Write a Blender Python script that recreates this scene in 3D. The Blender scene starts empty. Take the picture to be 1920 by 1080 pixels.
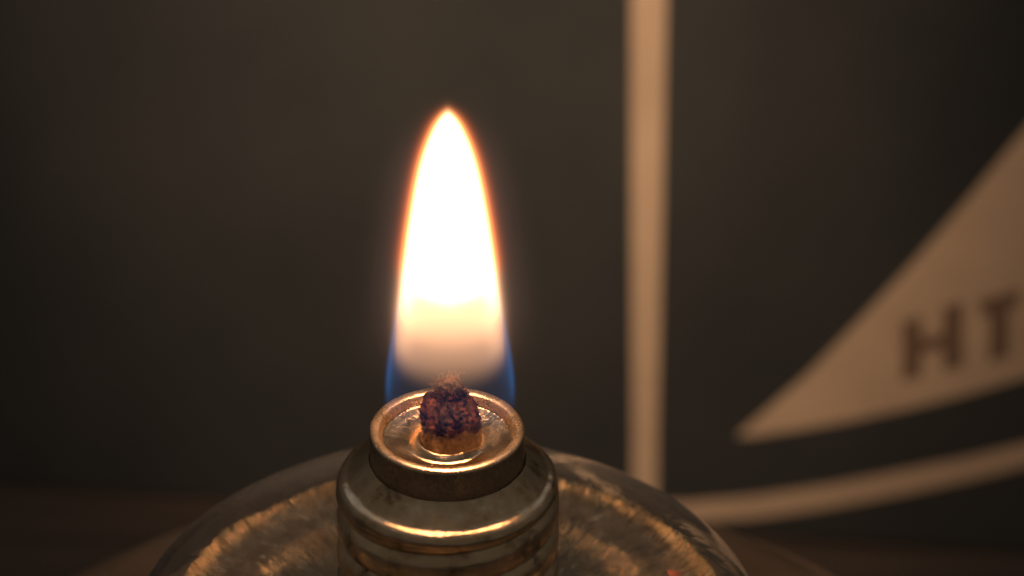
import bpy, bmesh, math, random
from mathutils import Vector, noise, Matrix

random.seed(7)
scene = bpy.context.scene
C = scene.collection
scene.unit_settings.system = 'METRIC'
scene.unit_settings.scale_length = 0.01          # one unit is one centimetre

# ------------------------------------------------------------------ camera
PITCH = math.radians(32.0)
DIST = 40.0
cam_d = bpy.data.cameras.new('camera')
cam = bpy.data.objects.new('camera', cam_d)
C.objects.link(cam)
fwd = Vector((0, math.cos(PITCH), -math.sin(PITCH)))
upv = Vector((0, math.sin(PITCH), math.cos(PITCH)))
aim = Vector((0.5545, 0, 0)) + upv * 1.1955
cam.location = aim - fwd * DIST
cam.rotation_euler = (math.pi / 2 - PITCH, 0, 0)
cam_d.sensor_width = 36.0
cam_d.lens = 36.0 * DIST / (1920 / 220.0)
cam_d.clip_start = 1.0
cam_d.clip_end = 1000.0
cam_d.dof.use_dof = True
cam_d.dof.focus_distance = DIST + 0.45
cam_d.dof.aperture_fstop = 1e-3 * cam_d.lens / (2 * 0.37)
scene.camera = cam

# ------------------------------------------------------------------ room light
world = bpy.data.worlds.new('World')
scene.world = world
world.use_nodes = True
bg = world.node_tree.nodes['Background']
bg.inputs['Color'].default_value = (0.068, 0.058, 0.046, 1)
bg.inputs['Strength'].default_value = 1.0


def ceiling_lamp(loc, size, power, color):
    d = bpy.data.lights.new('ceiling_lamp', 'AREA')
    d.shape = 'DISK'
    d.size = size
    d.energy = power
    d.color = color
    o = bpy.data.objects.new('ceiling_lamp', d)
    o.location = loc
    o.rotation_euler = (Vector((0, 0, 0)) - Vector(loc)).to_track_quat('-Z', 'Y').to_euler()
    C.objects.link(o)


ceiling_lamp((-3, -52, 165), 3, 700, (0.80, 0.92, 1.0))
ceiling_lamp((10, -51, 165), 3, 700, (0.80, 0.92, 1.0))
ceiling_lamp((20, -46, 168), 36, 1300, (0.88, 0.95, 1.0))
ceiling_lamp((-70, 40, 150), 12, 8000, (0.85, 0.92, 1.0))
ceiling_lamp((80, 60, 140), 14, 5000, (0.90, 0.94, 1.0))

# warm spot added out of frame to brighten the panel
panel_fill_d = bpy.data.lights.new('panel_fill_light', 'SPOT')
panel_fill_d.energy = 26000
panel_fill_d.color = (1.0, 0.64, 0.40)
panel_fill_d.spot_size = math.radians(30)
panel_fill_d.spot_blend = 1.0
panel_fill_d.shadow_soft_size = 1.5
panel_fill = bpy.data.objects.new('panel_fill_light', panel_fill_d)
panel_fill.location = (-7, 6, 20)
panel_fill.rotation_euler = (Vector((0.0, 16.1, -4.3)) - Vector(panel_fill.location)).to_track_quat('-Z', 'Y').to_euler()
C.objects.link(panel_fill)

scene.view_settings.view_transform = 'Standard'
scene.view_settings.look = 'None'
scene.view_settings.exposure = 0.0
scene.view_settings.gamma = 1.0
scene.view_settings.use_curve_mapping = False
scene.render.engine = 'CYCLES'
scene.cycles.use_denoising = True
scene.cycles.max_bounces = 12
scene.cycles.transparent_max_bounces = 16
scene.cycles.volume_step_rate = 0.3
scene.cycles.volume_max_steps = 512
scene.cycles.sample_clamp_indirect = 40.0
scene.cycles.blur_glossy = 0.3


# ------------------------------------------------------------------ node helpers
class NT:
    def __init__(self, name):
        self.mat = bpy.data.materials.new(name)
        self.mat.use_nodes = True
        self.t = self.mat.node_tree
        self.t.nodes.clear()
        self.out = self.t.nodes.new('ShaderNodeOutputMaterial')

    def n(self, kind, **kw):
        nd = self.t.nodes.new(kind)
        for k, v in kw.items():
            setattr(nd, k, v)
        return nd

    def put(self, sock, v):
        if v is None:
            return
        if hasattr(v, 'is_output'):
            self.t.links.new(v, sock)
        else:
            sock.default_value = v

    def m(self, op, a, b=None, c=None, clamp=False):
        nd = self.n('ShaderNodeMath', operation=op, use_clamp=clamp)
        for i, v in enumerate((a, b, c)):
            self.put(nd.inputs[i], v)
        return nd.outputs[0]

    def step(self, lo, hi, v):
        nd = self.n('ShaderNodeMapRange', interpolation_type='SMOOTHSTEP')
        self.put(nd.inputs['Value'], v)
        nd.inputs['From Min'].default_value = lo
        nd.inputs['From Max'].default_value = hi
        return nd.outputs['Result']

    def curve(self, v, pts, lo, hi):
        nd = self.n('ShaderNodeMapRange')
        self.put(nd.inputs['Value'], v)
        nd.inputs['From Min'].default_value = lo
        nd.inputs['From Max'].default_value = hi
        fc = self.n('ShaderNodeFloatCurve')
        cv = fc.mapping.curves[0]
        q = [((z - lo) / (hi - lo), r) for z, r in pts]
        cv.points[0].location = q[0]
        cv.points[1].location = q[-1]
        for p in q[1:-1]:
            cv.points.new(*p)
        fc.mapping.update()
        self.t.links.new(nd.outputs['Result'], fc.inputs['Value'])
        return fc.outputs[0]

    def scaled(self, col, f):
        nd = self.n('ShaderNodeVectorMath', operation='SCALE')
        nd.inputs[0].default_value = col
        self.put(nd.inputs['Scale'], f)
        return nd.outputs[0]

    def vadd(self, a, b):
        nd = self.n('ShaderNodeVectorMath', operation='ADD')
        self.put(nd.inputs[0], a)
        self.put(nd.inputs[1], b)
        return nd.outputs[0]

    def noise(self, vec, scale, detail=4, rough=0.55):
        nd = self.n('ShaderNodeTexNoise')
        self.put(nd.inputs['Vector'], vec)
        nd.inputs['Scale'].default_value = scale
        nd.inputs['Detail'].default_value = detail
        nd.inputs['Roughness'].default_value = rough
        return nd.outputs['Fac']

    def ramp(self, fac, stops):
        nd = self.n('ShaderNodeValToRGB')
        el = nd.color_ramp.elements
        el[0].position, el[0].color = stops[0][0], (*stops[0][1], 1)
        el[1].position, el[1].color = stops[-1][0], (*stops[-1][1], 1)
        for p, c in stops[1:-1]:
            e = el.new(p)
            e.color = (*c, 1)
        self.put(nd.inputs['Fac'], fac)
        return nd.outputs['Color']

    def rng(self, v, a, b, lo=0.3, hi=0.7):
        nd = self.n('ShaderNodeMapRange')
        self.put(nd.inputs['Value'], v)
        nd.inputs['From Min'].default_value = lo
        nd.inputs['From Max'].default_value = hi
        nd.inputs['To Min'].default_value = a
        nd.inputs['To Max'].default_value = b
        return nd.outputs['Result']

    def bump(self, h, strength, dist):
        nd = self.n('ShaderNodeBump')
        nd.inputs['Strength'].default_value = strength
        nd.inputs['Distance'].default_value = dist
        self.put(nd.inputs['Height'], h)
        return nd.outputs['Normal']

    def principled(self, color=None, rough=None, metal=0.0, normal=None, spec=None):
        nd = self.n('ShaderNodeBsdfPrincipled')
        self.put(nd.inputs['Base Color'], color if hasattr(color, 'is_output') else (*color, 1))
        self.put(nd.inputs['Roughness'], rough)
        self.put(nd.inputs['Metallic'], metal)
        if normal is not None:
            self.put(nd.inputs['Normal'], normal)
        if spec is not None:
            nd.inputs['Specular IOR Level'].default_value = spec
        self.t.links.new(nd.outputs[0], self.out.inputs['Surface'])
        return nd

    def obj(self):
        return self.n('ShaderNodeTexCoord').outputs['Object']

    def polar(self, ka, kr, kz):
        s = self.n('ShaderNodeSeparateXYZ')
        self.t.links.new(self.obj(), s.inputs[0])
        ang = self.m('ARCTAN2', s.outputs[1], s.outputs[0])
        r = self.m('SQRT', self.m('ADD', self.m('MULTIPLY', s.outputs[0], s.outputs[0]),
                                  self.m('MULTIPLY', s.outputs[1], s.outputs[1])))
        # wrap the angle on a circle so there is no seam
        cx = self.m('MULTIPLY', self.m('COSINE', ang), ka)
        cy = self.m('MULTIPLY', self.m('SINE', ang), ka)
        zz = self.m('ADD', self.m('MULTIPLY', r, kr), self.m('MULTIPLY', s.outputs[2], kz))
        cb = self.n('ShaderNodeCombineXYZ')
        for i, v in enumerate((cx, cy, zz)):
            self.t.links.new(v, cb.inputs[i])
        return cb.outputs[0], r


# ------------------------------------------------------------------ materials
def mat_collar():
    k = NT('plated_brass')
    v, r = k.polar(1.0, 0.0, 1.0)
    streak, _ = k.polar(26.0, 1.5, 1.5)
    fine = k.noise(streak, 2.0, 6, 0.7)
    turn, _ = k.polar(1.0, 30.0, 40.0)
    lath = k.noise(turn, 1.6, 4, 0.6)
    mott = k.noise(k.obj(), 3.2, 6, 0.65)
    speck = k.noise(k.obj(), 26.0, 4, 0.7)
    col = k.ramp(mott, [(0.32, (0.20, 0.13, 0.08)), (0.46, (0.68, 0.51, 0.33)), (0.72, (0.84, 0.67, 0.48))])
    rough = k.m('ADD', k.rng(mott, 0.16, 0.07), k.rng(speck, -0.02, 0.08))
    h = k.m('ADD', k.m('ADD', k.m('MULTIPLY', fine, 1.3), k.m('MULTIPLY', speck, 0.4)),
            k.m('ADD', k.m('MULTIPLY', mott, 0.8), k.m('MULTIPLY', lath, 0.25)))
    nb = k.bump(h, 0.30, 0.03)
    sat = k.principled(col, k.rng(speck, 0.24, 0.36), 1.0, nb)
    pol = k.principled(col, rough, 1.0, nb)
    mx = k.n('ShaderNodeMixShader')
    k.put(mx.inputs[0], k.rng(mott, 0.74, 0.94))
    k.t.links.new(sat.outputs[0], mx.inputs[1])
    k.t.links.new(pol.outputs[0], mx.inputs[2])
    k.t.links.new(mx.outputs[0], k.out.inputs['Surface'])
    return k.mat


def mat_rim():
    k = NT('worn_plated_brass')
    mott = k.noise(k.obj(), 4.0, 5, 0.6)
    speck = k.noise(k.obj(), 30.0, 5, 0.75)
    col = k.ramp(speck, [(0.30, (0.40, 0.29, 0.19)), (0.5, (0.68, 0.53, 0.38)), (0.7, (0.80, 0.65, 0.48))])
    k.principled(col, k.rng(mott, 0.20, 0.38), 0.95, k.bump(speck, 0.22, 0.02))
    return k.mat


def mat_dish():
    k = NT('polished_brass')
    streak, _ = k.polar(2.4, 2.0, 2.0)
    fine = k.noise(streak, 8.0, 5, 0.6)
    mott = k.noise(k.obj(), 5.0, 5, 0.6)
    col = k.ramp(mott, [(0.3, (0.55, 0.40, 0.25)), (0.6, (0.90, 0.72, 0.50))])
    rough = k.m('ADD', k.rng(mott, 0.08, 0.20), k.rng(fine, 0.0, 0.08))
    k.principled(col, rough, 1.0, k.bump(k.m('ADD', fine, mott), 0.28, 0.03))
    return k.mat


def mat_plate():
    k = NT('radially_brushed_brass')
    grooves, r = k.polar(36.0, 0.5, 0.0)
    g = k.noise(grooves, 3.0, 3, 0.6)
    fan, _ = k.polar(11.0, 0.9, 0.0)
    a = k.noise(fan, 4.0, 6, 0.7)
    mott = k.noise(k.obj(), 2.2, 6, 0.7)
    mixv = k.m('ADD', k.m('MULTIPLY', a, 0.65), k.m('MULTIPLY', mott, 0.35))
    col = k.ramp(mixv, [(0.34, (0.16, 0.13, 0.085)), (0.47, (0.44, 0.32, 0.19)),
                        (0.56, (0.72, 0.54, 0.33)), (0.66, (0.92, 0.74, 0.50))])
    h = k.m('ADD', k.m('MULTIPLY', g, 1.0), k.m('MULTIPLY', a, 0.5))
    k.principled(col, k.rng(mixv, 0.38, 0.19), 1.0, k.bump(h, 1.0, 0.05))
    return k.mat


def mat_glass():
    k = NT('clear_glass_rim_glow')
    wav = k.noise(k.obj(), 2.3, 3, 0.5)
    spk = k.noise(k.obj(), 24.0, 5, 0.75)
    p = k.principled((0.97, 0.985, 0.97), 0.015, 0.0, k.bump(wav, 0.10, 0.04))
    p.inputs['Transmission Weight'].default_value = 1.0
    p.inputs['IOR'].default_value = 1.47
    # pale rim highlight put in as diffuse colour, stronger at grazing view
    g = k.n('ShaderNodeNewGeometry')
    dot = k.n('ShaderNodeVectorMath', operation='DOT_PRODUCT')
    k.t.links.new(g.outputs['Normal'], dot.inputs[0])
    k.t.links.new(g.outputs['Incoming'], dot.inputs[1])
    cosv = k.m('MAXIMUM', k.m('ABSOLUTE', dot.outputs['Value']), 0.03)
    tau = k.m('MULTIPLY', k.rng(spk, 0.3, 1.8, 0.35, 0.7), 0.016)
    rim_glow = k.m('SUBTRACT', 1.0, k.m('EXPONENT', k.m('MULTIPLY', k.m('DIVIDE', tau, cosv), -1.0)))
    df = k.n('ShaderNodeBsdfDiffuse')
    df.inputs['Color'].default_value = (0.62, 0.58, 0.52, 1)
    mx = k.n('ShaderNodeMixShader')
    k.t.links.new(rim_glow, mx.inputs[0])
    k.t.links.new(p.outputs[0], mx.inputs[1])
    k.t.links.new(df.outputs[0], mx.inputs[2])
    k.t.links.new(mx.outputs[0], k.out.inputs['Surface'])
    return k.mat


def mat_base():
    k = NT('tarnished_brass')
    mott = k.noise(k.obj(), 0.8, 5, 0.6)
    col = k.ramp(mott, [(0.3, (0.40, 0.29, 0.20)), (0.7, (0.62, 0.47, 0.34))])
    k.principled(col, k.rng(mott, 0.30, 0.45), 0.8, k.bump(mott, 0.1, 0.05))
    return k.mat


def mat_char(name, stops, rough):
    k = NT(name)
    a = k.noise(k.obj(), 9.0, 6, 0.7)
    b = k.noise(k.obj(), 32.0, 4, 0.7)
    col = k.ramp(k.m('ADD', k.m('MULTIPLY', a, 0.65), k.m('MULTIPLY', b, 0.35)), stops)
    k.principled(col, rough, 0.0, k.bump(b, 0.8, 0.03), 0.15)
    return k.mat


def mat_print(name, dark, light, rough, scale=1.2):
    k = NT(name)
    a = k.noise(k.obj(), scale, 5, 0.6)
    b = k.noise(k.obj(), 40.0, 2, 0.5)
    col = k.ramp(a, [(0.3, dark), (0.7, light)])
    k.principled(col, rough, 0.0, k.bump(b, 0.06, 0.01), 0.25)
    return k.mat


def mat_table():
    k = NT('dark_wood')
    mp = k.n('ShaderNodeMapping')
    mp.inputs['Scale'].default_value = (0.35, 4.0, 1.0)
    k.t.links.new(k.obj(), mp.inputs['Vector'])
    a = k.noise(mp.outputs[0], 0.9, 7, 0.6)
    col = k.ramp(a, [(0.3, (0.045, 0.034, 0.025)), (0.7, (0.095, 0.066, 0.046))])
    k.principled(col, k.rng(a, 0.45, 0.62), 0.0, k.bump(a, 0.15, 0.03))
    return k.mat


WARM = (1.0, 0.50, 0.235)
# radius of the glowing soot and of the blue shell against height (cm)
SOOT = [(0.0, 0.43), (0.56, 0.452), (0.83, 0.458), (1.09, 0.452), (1.36, 0.428), (1.62, 0.403), (1.88, 0.374),
        (2.14, 0.338), (2.40, 0.297), (2.65, 0.245), (2.85, 0.184), (3.03, 0.112), (3.12, 0.072), (3.2, 0.034), (3.3, 0.0)]
BLUE = [(0.0, 0.555), (0.31, 0.556), (0.56, 0.545), (0.83, 0.512), (1.09, 0.476), (1.36, 0.44), (1.62, 0.41),
        (1.88, 0.38), (2.4, 0.30), (3.3, 0.02)]


def lookup(tab, z):
    if z <= tab[0][0]:
        return tab[0][1]
    for (a, ra), (b, rb) in zip(tab, tab[1:]):
        if z <= b:
            f = (z - a) / (b - a)
            return ra + (rb - ra) * f
    return tab[-1][1]


def mat_flame():
    k = NT('burning_gas_with_halo')
    s = k.n('ShaderNodeSeparateXYZ')
    k.t.links.new(k.obj(), s.inputs[0])
    z = s.outputs[2]
    r = k.m('SQRT', k.m('ADD', k.m('MULTIPLY', s.outputs[0], s.outputs[0]),
                        k.m('MULTIPLY', s.outputs[1], s.outputs[1])))
    rs = k.curve(z, SOOT, 0.0, 3.3)
    rb = k.curve(z, BLUE, 0.0, 3.3)
    # glowing soot
    gap = k.m('SUBTRACT', r, rs)
    # the soot sits in a hollow shell low down and fills the flame higher up
    shell_s = k.step(0.62, 0.92, k.m('DIVIDE', r, rs))
    zr = k.m('SUBTRACT', z, k.m('MULTIPLY', r, 0.6))
    rise = k.m('MINIMUM', k.m('MULTIPLY', k.m('EXPONENT', k.m('DIVIDE', k.m('SUBTRACT', zr, 1.285), 0.042)), 8.0), 110.0)
    peach = k.m('MULTIPLY', k.step(0.60, 0.93, z), k.m('ADD', 0.75, k.m('MULTIPLY', shell_s, 1.0)))
    peach = k.m('ADD', peach, k.m('MULTIPLY', k.m('MULTIPLY', shell_s, k.step(0.98, 1.40, z)), 7.0))
    # soften the edge so that the outline does not jump where the glow sets in
    inset = k.m('MULTIPLY', k.m('LOGARITHM', k.m('ADD', k.m('MULTIPLY', k.m('ADD', rise, peach), 0.25), 1.0), math.e), 0.022)
    past = k.m('MAXIMUM', k.m('ADD', gap, inset), 0.0)
    body = k.m('EXPONENT', k.m('DIVIDE', past, -0.022))
    # the thin outer soot is cooler and redder
    soot = [k.m('MULTIPLY', k.m('EXPONENT', k.m('DIVIDE', past, -dd)), k.m('MULTIPLY', rise, cc))
            for dd, cc in zip((0.0245, 0.0205, 0.0180), WARM)]
    peach = k.m('MULTIPLY', k.m('MULTIPLY', peach, body), k.m('SUBTRACT', 1.0, k.step(1.6, 1.9, z)))
    topf = k.m('MULTIPLY', k.m('SUBTRACT', 1.0, k.m('MULTIPLY', k.step(2.94, 3.18, z), 0.95)), k.m('SUBTRACT', 1.0, k.step(3.14, 3.27, z)))
    sv = k.n('ShaderNodeCombineXYZ')
    for q_, v_ in enumerate(soot):
        k.put(sv.inputs[q_], k.m('MULTIPLY', v_, topf))
    # blue shell round the foot of the flame
    q = k.m('DIVIDE', k.m('SUBTRACT', k.m('DIVIDE', r, rb), 0.965), 0.036)
    shell = k.m('EXPONENT', k.m('MULTIPLY', k.m('MULTIPLY', q, q), -1.0))
    fade = k.m('MULTIPLY', k.m('SUBTRACT', 1.0, k.step(0.75, 1.75, z)), k.step(0.16, 0.50, z))
    blue = k.m('MULTIPLY', k.m('MULTIPLY', shell, fade), 0.52)
    # halo round the flame, lens bloom imitated by faint emission
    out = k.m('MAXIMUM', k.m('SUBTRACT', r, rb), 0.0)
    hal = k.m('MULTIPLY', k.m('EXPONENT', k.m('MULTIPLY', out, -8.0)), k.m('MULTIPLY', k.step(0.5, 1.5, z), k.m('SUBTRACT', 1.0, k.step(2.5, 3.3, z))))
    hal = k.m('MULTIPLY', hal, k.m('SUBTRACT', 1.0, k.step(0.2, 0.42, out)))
    col = k.vadd(sv.outputs[0], k.scaled((0.03, 0.30, 0.90), blue))
    col = k.vadd(col, k.scaled((1.0, 0.50, 0.24), peach))
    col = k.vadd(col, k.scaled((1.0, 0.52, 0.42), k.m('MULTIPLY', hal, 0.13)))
    em = k.n('ShaderNodeEmission')
    em.inputs['Strength'].default_value = 1.0
    k.t.links.new(col, em.inputs['Color'])
    k.t.links.new(em.outputs[0], k.out.inputs['Volume'])
    return k.mat


def mat_core():
    k = NT('incandescent_soot')
    em = k.n('ShaderNodeEmission')
    em.inputs['Color'].default_value = (*WARM, 1)
    em.inputs['Strength'].default_value = 95.0
    k.t.links.new(em.outputs[0], k.out.inputs['Surface'])
    return k.mat


M = dict(collar=mat_collar(), rim=mat_rim(), dish=mat_dish(), plate=mat_plate(), glass=mat_glass(), base=mat_base(),
         char=mat_char('charred_cotton', [(0.30, (0.002, 0.0012, 0.001)), (0.47, (0.010, 0.0038, 0.0022)),
                                          (0.56, (0.050, 0.014, 0.006)), (0.70, (0.15, 0.055, 0.024))], 0.6),
         cotton=mat_char('scorched_cotton', [(0.3, (0.05, 0.032, 0.020)), (0.7, (0.24, 0.18, 0.12))], 0.7),
         ash=mat_char('ashy_cotton', [(0.3, (0.010, 0.006, 0.004)), (0.7, (0.06, 0.04, 0.025))], 0.7),
         panel=mat_print('matt_dark_print', (0.025, 0.031, 0.035), (0.050, 0.055, 0.057), 0.7, 0.20),
         cream=mat_print('cream_print', (0.56, 0.44, 0.32), (0.66, 0.52, 0.38), 0.7),
         ink=mat_print('brown_ink', (0.17, 0.115, 0.08), (0.21, 0.14, 0.10), 0.7),
         fleck=mat_print('orange_spot', (0.42, 0.10, 0.05), (0.52, 0.14, 0.07), 0.5, 9.0),
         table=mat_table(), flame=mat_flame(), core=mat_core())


# ------------------------------------------------------------------ mesh helpers
def mesh(name, verts, faces, mat, parent=None, smooth=True):
    me = bpy.data.meshes.new(name)
    me.from_pydata([tuple(v) for v in verts], [], faces)
    me.update()
    if smooth:
        me.polygons.foreach_set('use_smooth', [True] * len(me.polygons))
    me.materials.append(mat)
    o = bpy.data.objects.new(name, me)
    C.objects.link(o)
    o.parent = parent
    return o


def empty(name, label, cat, loc=(0, 0, 0)):
    o = bpy.data.objects.new(name, None)
    o.empty_display_size = 0.5
    o.location = loc
    C.objects.link(o)
    o['label'] = label
    o['category'] = cat
    return o


def smooth_profile(pts, n=6):
    out = []
    P = [Vector((*p, 0)) for p in pts]
    for i in range(len(P) - 1):
        a, b, c, d = P[max(i - 1, 0)], P[i], P[i + 1], P[min(i + 2, len(P) - 1)]
        for j in range(n):
            t = j / n
            q = 0.5 * ((2 * b) + (c - a) * t + (2 * a - 5 * b + 4 * c - d) * t * t + (3 * b - a - 3 * c + d) * t ** 3)
            out.append((max(q.x, 0.0), q.y))
    out.append(pts[-1])
    return out


def lathe(name, prof, mat, parent=None, seg=160, closed=False, wob=0.0):
    verts, faces = [], []
    n = len(prof)
    for i in range(seg):
        a = 2 * math.pi * i / seg
        for j, (r, z) in enumerate(prof):
            d = 0.0
            if wob:
                d = wob * noise.noise(Vector((math.cos(a) * 2.2, math.sin(a) * 2.2, z * 3 + r * 2)))
            verts.append(((r + d) * math.cos(a), (r + d) * math.sin(a), z + d * 0.6))
    for i in range(seg):
        k = (i + 1) % seg
        for j in range(n if closed else n - 1):
            l = (j + 1) % n
            faces.append((i * n + j, k * n + j, k * n + l, i * n + l))
    return mesh(name, verts, faces, mat, parent)


def sstep(a, b, x):
    t = min(max((x - a) / (b - a), 0), 1)
    return t * t * (3 - 2 * t)


# ------------------------------------------------------------------ table
TABLE_Z = -9.50


def slab(name, x0, x1, y0, y1, z0, z1, mat, parent=None):
    v = [(x, y, z) for z in (z0, z1) for y in (y0, y1) for x in (x0, x1)]
    f = [(0, 2, 3, 1), (4, 5, 7, 6), (0, 1, 5, 4), (2, 6, 7, 3), (0, 4, 6, 2), (1, 3, 7, 5)]
    return mesh(name, v, f, mat, parent, smooth=False)


tb = slab('table', -45, 45, -45, 45, TABLE_Z - 2.0, TABLE_Z, M['table'])
tb['kind'] = 'structure'

# ------------------------------------------------------------------ printed panel behind the lamp
panel = empty('printed_panel', 'dark brown sloping panel with cream printed lines standing behind the burner', 'panel', (0, 12.31, TABLE_Z))
LEAN = math.radians(30)
YAW = math.radians(-6.6)
panel.rotation_euler = (0, 0, YAW)


def on_panel(u, v, h):          # u along the panel, v up its sloping face, h out of the face
    return (u, v * math.sin(LEAN) - h * math.cos(LEAN), v * math.cos(LEAN) + h * math.sin(LEAN))


H, W2, DEEP = 21.0, 16.0, 13.5
top = on_panel(0, H, 0)
b = bmesh.new()
ring_l = [b.verts.new((-W2, 0, 0)), b.verts.new((-W2, top[1], top[2])), b.verts.new((-W2, DEEP, top[2])), b.verts.new((-W2, DEEP, 0))]
ring_r = [b.verts.new((W2, v.co.y, v.co.z)) for v in ring_l]
b.faces.new(ring_l[::-1])
b.faces.new(ring_r)
for i in range(4):
    j = (i + 1) % 4
    b.faces.new((ring_l[i], ring_l[j], ring_r[j], ring_r[i]))
bmesh.ops.recalc_face_normals(b, faces=b.faces)
bmesh.ops.bevel(b, geom=list(b.edges), offset=0.06, segments=2, affect='EDGES')
me = bpy.data.meshes.new('board')
b.to_mesh(me)
b.free()
me.materials.append(M['panel'])
bo = bpy.data.objects.new('board', me)
C.objects.link(bo)
bo.parent = panel


def flat(name, outline, mat, parent, h0, h1):
    n = len(outline)
    v = [on_panel(u, w, h1) for u, w in outline] + [on_panel(u, w, h0) for u, w in outline]
    f = [tuple(range(n)), tuple(range(2 * n - 1, n - 1, -1))]
    for i in range(n):
        j = (i + 1) % n
        f.append((i, n + i, n + j, j))
    return mesh(name, v, f, mat, parent, smooth=False)


flat('stripe', [(1.46, 8.71), (1.93, 8.74), (2.04, 5.62), (2.13, 3.43), (2.21, 1.24), (2.25, 0.45), (2.15, 0.11), (1.98, 0.17), (1.92, 1.22), (1.76, 3.72)], M['cream'], panel, -0.02, 0.010)['label'] = 'tall cream printed stripe'
flat('curved_band', [(2.06, 0.33), (2.62, 0.37), (3.43, 0.50), (4.29, 0.69), (5.16, 0.92), (5.89, 1.12), (6.50, 1.31), (7.89, 1.80), (7.91, 1.52), (6.52, 1.04), (5.91, 0.85), (5.17, 0.64), (4.31, 0.42), (3.44, 0.24), (2.63, 0.13), (2.10, 0.08)], M['cream'], panel, -0.02, 0.016)['label'] = 'curved cream printed band along the foot of the panel'
pennant = flat('pennant', [(3.14, 1.18), (3.92, 1.95), (4.49, 2.62), (5.07, 3.33), (5.65, 4.09), (6.39, 5.12), (7.58, 6.80), (7.84, 2.59), (6.45, 2.08), (5.72, 1.82), (5.11, 1.63), (4.50, 1.46), (3.88, 1.31), (3.33, 1.19)], M['cream'], panel, -0.02, 0.010)
pennant['label'] = 'pointed cream printed field with brown letters'
flat('letter', [(5.00, 2.64), (5.22, 2.72), (5.24, 2.46), (5.48, 2.54), (5.46, 2.84), (5.69, 2.93), (5.74, 2.17), (5.51, 2.10), (5.49, 2.37), (5.25, 2.29), (5.26, 2.02), (5.04, 1.95)], M['ink'], pennant, 0.0, 0.016)['label'] = 'brown letter H'
flat('letter', [(5.89, 2.95), (6.34, 3.11), (6.35, 2.92), (6.23, 2.88), (6.26, 2.32), (6.04, 2.24), (6.01, 2.80), (5.90, 2.76)], M['ink'], pennant, 0.0, 0.016)['label'] = 'brown letter T'

# ------------------------------------------------------------------ the lamp
lamp = empty('spirit_lamp', 'brass spirit lamp with threaded burner collar and round clear glass top', 'lamp', (0, 0, 0))

# wide body under the glass top, down to the table
body = smooth_profile([(0.0, -3.62), (2.2, -3.60), (3.6, -3.70), (4.6, -3.86), (5.05, -4.05), (5.2, -4.27), (5.1, -4.7), (4.6, -5.6), (4.2, -6.8), (4.2, -8.0),
                       (4.5, -8.8), (4.7, -9.3), (4.6, -9.48), (4.2, -9.498)], 6)
lathe('body', body, M['base'], lamp, 180)

# glass top: a thick-walled shallow dome
outer = smooth_profile([(0.86, -1.47), (1.25, -1.475), (1.6, -1.50), (2.0, -1.57), (2.35, -1.70), (2.60, -1.865), (2.76, -2.05), (2.82, -2.25),
                        (2.79, -2.45), (2.66, -2.66), (2.40, -2.86), (2.0, -3.10), (1.7, -3.45)], 8)
inner = []
for q, (r, z) in enumerate(outer):
    a_, b_ = outer[max(q - 1, 0)], outer[min(q + 1, len(outer) - 1)]
    t_ = Vector((b_[0] - a_[0], b_[1] - a_[1])).normalized()
    inner.append((r + t_.y * 0.085, z - t_.x * 0.085))
glass = lathe('glass_reservoir', outer + inner[::-1], M['glass'], lamp, 200, closed=True, wob=0.012)
gb = bmesh.new()
gb.from_mesh(glass.data)
bmesh.ops.recalc_face_normals(gb, faces=gb.faces)
gb.to_mesh(glass.data)
gb.free()

# brushed plate inside, seen through the glass
pl = smooth_profile([(0.90, -2.30), (1.3, -2.31), (1.6, -2.30), (1.76, -2.277), (1.90, -2.225), (1.98, -2.190), (2.06, -2.183), (2.16, -2.205), (2.28, -2.20),
                     (2.40, -2.160), (2.47, -2.115), (2.50, -2.125), (2.50, -2.30)], 8)
plate = lathe('inner_plate', pl, M['plate'], lamp, 220, wob=0.01)
fl = []
for i in range(9):
    a = 2 * math.pi * i / 9
    rr = 0.055 * (1 + 0.35 * math.sin(3 * a + 1))
    fl.append((1.99 + rr * 1.2 * math.cos(a), 0.86 + rr * 1.3 * math.sin(a)))
zf = -2.165  # small raised orange spot on the plate
fk = mesh('orange_fleck', [(x, y, zf) for x, y in fl] + [(1.99, 0.86, zf + 0.03)], [(i, (i + 1) % 9, 9) for i in range(9)], M['fleck'], plate)
fk['label'] = 'small orange fleck on the inner plate'

# threaded collar with a conical shoulder
SEG, NZ = 288, 240
SHOULDER = smooth_profile([(0.672, 0.30), (0.757, 0.38), (0.836, 0.452), (0.864, 0.473), (0.896, 0.486), (0.927, 0.508), (0.945, 0.54), (0.950, 0.575), (0.94, 0.63), (0.94, 0.8), (0.94, 3.0)], 6)
SHOULDER = [(z, r) for r, z in SHOULDER]
Z0, Z1 = -0.30, -2.30
PITCH_T = 0.32
verts, faces = [], []
for i in range(SEG):
    a = 2 * math.pi * i / SEG
    for j in range(NZ + 1):
        z = Z0 + (Z1 - Z0) * (j / NZ) ** 1.15
        root = 0.898
        ph = ((z + 0.77) / PITCH_T - (a - math.pi) / (2 * math.pi)) % 1.0   # 0 at the groove
        w = abs(ph - 0.5) * 2                                     # 1 at the groove, 0 at the crest
        ridge = (1 - w ** 3.0)
        mixf = sstep(-0.56, -0.66, z)
        rr = lookup(SHOULDER, -z) * (1 - mixf) + (root + 0.064 * ridge) * mixf
        rr += 0.006 * noise.noise(Vector((math.cos(a) * 2.5, math.sin(a) * 2.5, z * 5)))
        rr += 0.0030 * noise.noise(Vector((math.cos(a) * 9, math.sin(a) * 9, z * 14)))
        rr += 0.0016 * noise.noise(Vector((math.cos(a) * 24, math.sin(a) * 24, z * 30)))
        verts.append((rr * math.cos(a), rr * math.sin(a), z))
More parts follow.
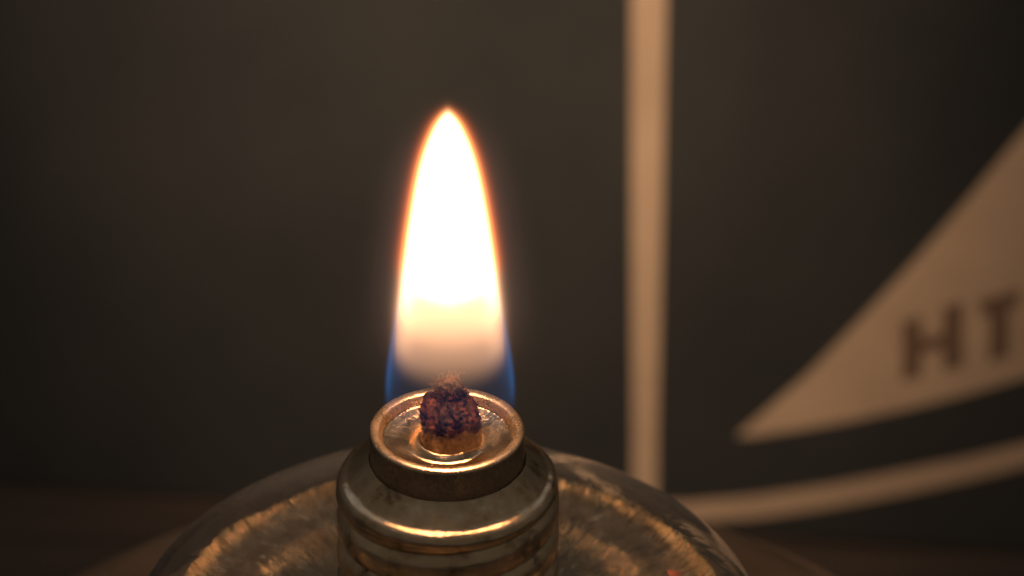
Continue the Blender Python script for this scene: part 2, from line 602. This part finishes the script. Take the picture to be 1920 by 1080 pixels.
for i in range(SEG):
    n2 = (i + 1) % SEG
    for j in range(NZ):
        A = i * (NZ + 1) + j
        B = n2 * (NZ + 1) + j
        faces.append((A, A + 1, B + 1, B))
collar = mesh('threaded_collar', verts, faces, M['collar'], lamp)

# burner cup: rim, wall and shallow polished dish
rim = smooth_profile([(0.664, -0.36), (0.664, -0.20), (0.664, -0.06), (0.660, -0.018), (0.640, 0.0), (0.605, 0.0), (0.578, -0.012), (0.565, -0.035), (0.558, -0.062), (0.553, -0.085)], 6)
lathe('rim', rim, M['rim'], lamp, 200, wob=0.004)
dish = smooth_profile([(0.553, -0.085), (0.545, -0.100), (0.50, -0.116), (0.45, -0.134), (0.39, -0.149), (0.325, -0.148), (0.285, -0.120), (0.255, -0.100), (0.232, -0.105), (0.222, -0.16), (0.222, -0.3)], 7)
lathe('dish', dish, M['dish'], lamp, 200, wob=0.006)

# wick: charred cotton rope
WX, WY = 0.03, 0.02
wick = empty('wick', '', '')
for key in ('label', 'category'):
    del wick[key]
wick.parent = lamp
wick.location = (WX, WY, 0)
wick['label'] = 'charred frayed cotton wick'


def wick_mesh(name, prof, mat, amp, seed, parent, seg=90, rows=70):
    verts, faces = [], []
    z0, z1 = prof[0][0], prof[-1][0]
    for j in range(rows + 1):
        z = z0 + (z1 - z0) * j / rows
        R = lookup(prof, z)
        for i in range(seg):
            a = 2 * math.pi * i / seg
            tw = a + z * 1.5
            p = Vector((math.cos(tw) * R, math.sin(tw) * R, z))
            d = noise.noise(p * 5 + Vector((seed, 0, 0))) * 0.9 + noise.noise(p * 13 + Vector((0, seed, 0))) * 0.45
            d += noise.noise(p * 30 + Vector((0, 0, seed))) * 0.45
            d += 0.5 * math.sin(tw * 11 + 3 * noise.noise(p * 4)) * 0.35
            rr = max(R + amp * d * min(1, R / 0.12), 0.004)
            verts.append((math.cos(a) * rr, math.sin(a) * rr, z + amp * 0.6 * noise.noise(p * 9)))
    for j in range(rows):
        for i in range(seg):
            k = (i + 1) % seg
            faces.append((j * seg + i, j * seg + k, (j + 1) * seg + k, (j + 1) * seg + i))
    c = len(verts)
    verts.append((0, 0, z1 + 0.005))
    for i in range(seg):
        faces.append((rows * seg + i, rows * seg + (i + 1) % seg, c))
    return mesh(name, verts, faces, mat, parent)


wick_mesh('wick_base', [(-0.30, 0.19), (-0.15, 0.235), (-0.10, 0.268), (-0.05, 0.240), (0.03, 0.225), (0.10, 0.225), (0.15, 0.19)], M['cotton'], 0.022, 3.1, wick)
wick_mesh('charred_head', [(-0.03, 0.13), (0.02, 0.205), (0.08, 0.250), (0.14, 0.262), (0.20, 0.245), (0.25, 0.210), (0.29, 0.168), (0.33, 0.135), (0.39, 0.115), (0.45, 0.095), (0.485, 0.04)],
          M['char'], 0.052, 8.7, wick, 130, 100)


def fibres(name, paths, mat, parent):
    verts, faces = [], []
    for path, rad in paths:
        n = len(path)
        s = len(verts)
        for j, p in enumerate(path):
            tdir = (path[min(j + 1, n - 1)] - path[max(j - 1, 0)]).normalized()
            x = tdir.orthogonal().normalized()
            y = tdir.cross(x)
            r = rad * (1 - 0.6 * j / (n - 1))
            for q in range(3):
                a = 2 * math.pi * q / 3
                verts.append(p + x * math.cos(a) * r + y * math.sin(a) * r)
        for j in range(n - 1):
            for q in range(3):
                w = (q + 1) % 3
                faces.append((s + j * 3 + q, s + j * 3 + w, s + j * 3 + 3 + w, s + j * 3 + 3 + q))
    o = mesh(name, verts, faces, mat, parent)
    o['kind'] = 'stuff'
    return o


paths = []
for i in range(320):            # short burnt fibres standing off the head
    a = random.uniform(0, 2 * math.pi)
    z = random.uniform(0.08, 0.48)
    R = lookup([(0.0, 0.2), (0.12, 0.25), (0.2, 0.255), (0.25, 0.205), (0.3, 0.15), (0.4, 0.11), (0.5, 0.03)], z)
    p = Vector((math.cos(a) * R, math.sin(a) * R, z))
    d = Vector((math.cos(a), math.sin(a), random.uniform(-0.2, 1.4))).normalized()
    path = [p - d * 0.01]
    L = random.uniform(0.02, 0.05)
    for q in range(4):
        d = (d + Vector((random.gauss(0, .35), random.gauss(0, .35), random.gauss(0, .3)))).normalized()
        path.append(path[-1] + d * L / 4)
    paths.append((path, random.uniform(0.004, 0.010)))
fibres('burnt_fibre', paths, M['char'], wick)
paths = []
for i in range(80):             # ashy wisps at the very top, combed to the left
    p = Vector((random.uniform(-0.14, 0.10), random.uniform(-0.08, 0.08), random.uniform(0.38, 0.49)))
    d = Vector((random.uniform(-1.0, 0.4), random.uniform(-.4, .4), random.uniform(-.1, .8))).normalized()
    path = [p]
    L = random.uniform(0.06, 0.13)
    for q in range(5):
        d = (d + Vector((random.gauss(0, .3), random.gauss(0, .3), random.gauss(-.05, .3)))).normalized()
        path.append(path[-1] + d * L / 5)
    paths.append((path, random.uniform(0.004, 0.008)))
fibres('ash_wisp', paths, M['ash'], wick)
paths = []
for i in range(150):            # pale frayed strands at the foot
    a = random.uniform(0, 2 * math.pi)
    p = Vector((math.cos(a) * 0.222, math.sin(a) * 0.222, random.uniform(0.04, 0.13)))
    path = [p]
    d = Vector((math.cos(a) * 0.35, math.sin(a) * 0.35, -1)).normalized()
    L = random.uniform(0.05, 0.12)
    for q in range(4):
        d = (d + Vector((random.gauss(0, .22), random.gauss(0, .22), random.gauss(0, .1)))).normalized()
        path.append(path[-1] + d * L / 4)
    paths.append((path, random.uniform(0.005, 0.010)))
fibres('frayed_strand', paths, M['cotton'], wick)

# ------------------------------------------------------------------ the flame
flame = empty('flame', 'tall white flame with tan and blue foot burning on the wick', 'flame', (0.03, 0, 0))
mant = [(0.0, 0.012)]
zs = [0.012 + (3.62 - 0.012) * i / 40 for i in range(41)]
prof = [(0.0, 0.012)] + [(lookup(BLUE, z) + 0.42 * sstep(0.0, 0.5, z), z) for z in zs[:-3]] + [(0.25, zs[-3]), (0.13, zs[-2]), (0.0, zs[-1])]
mantle_and_halo = lathe('mantle_and_halo', prof, M['flame'], flame, 48)  # flame volume, widened to hold the added halo glow
core_z = [1.56 + (2.86 - 1.56) * i / 30 for i in range(31)]
prof = [(0.0, 1.56), (lookup(SOOT, 1.56) * 0.5, 1.562)] + [(max(lookup(SOOT, z) - 0.080, 0.01), z + (0.02 if i == 0 else 0)) for i, z in enumerate(core_z)] + [(0.0, 2.88)]
lathe('luminous_core', prof, M['core'], flame, 48)
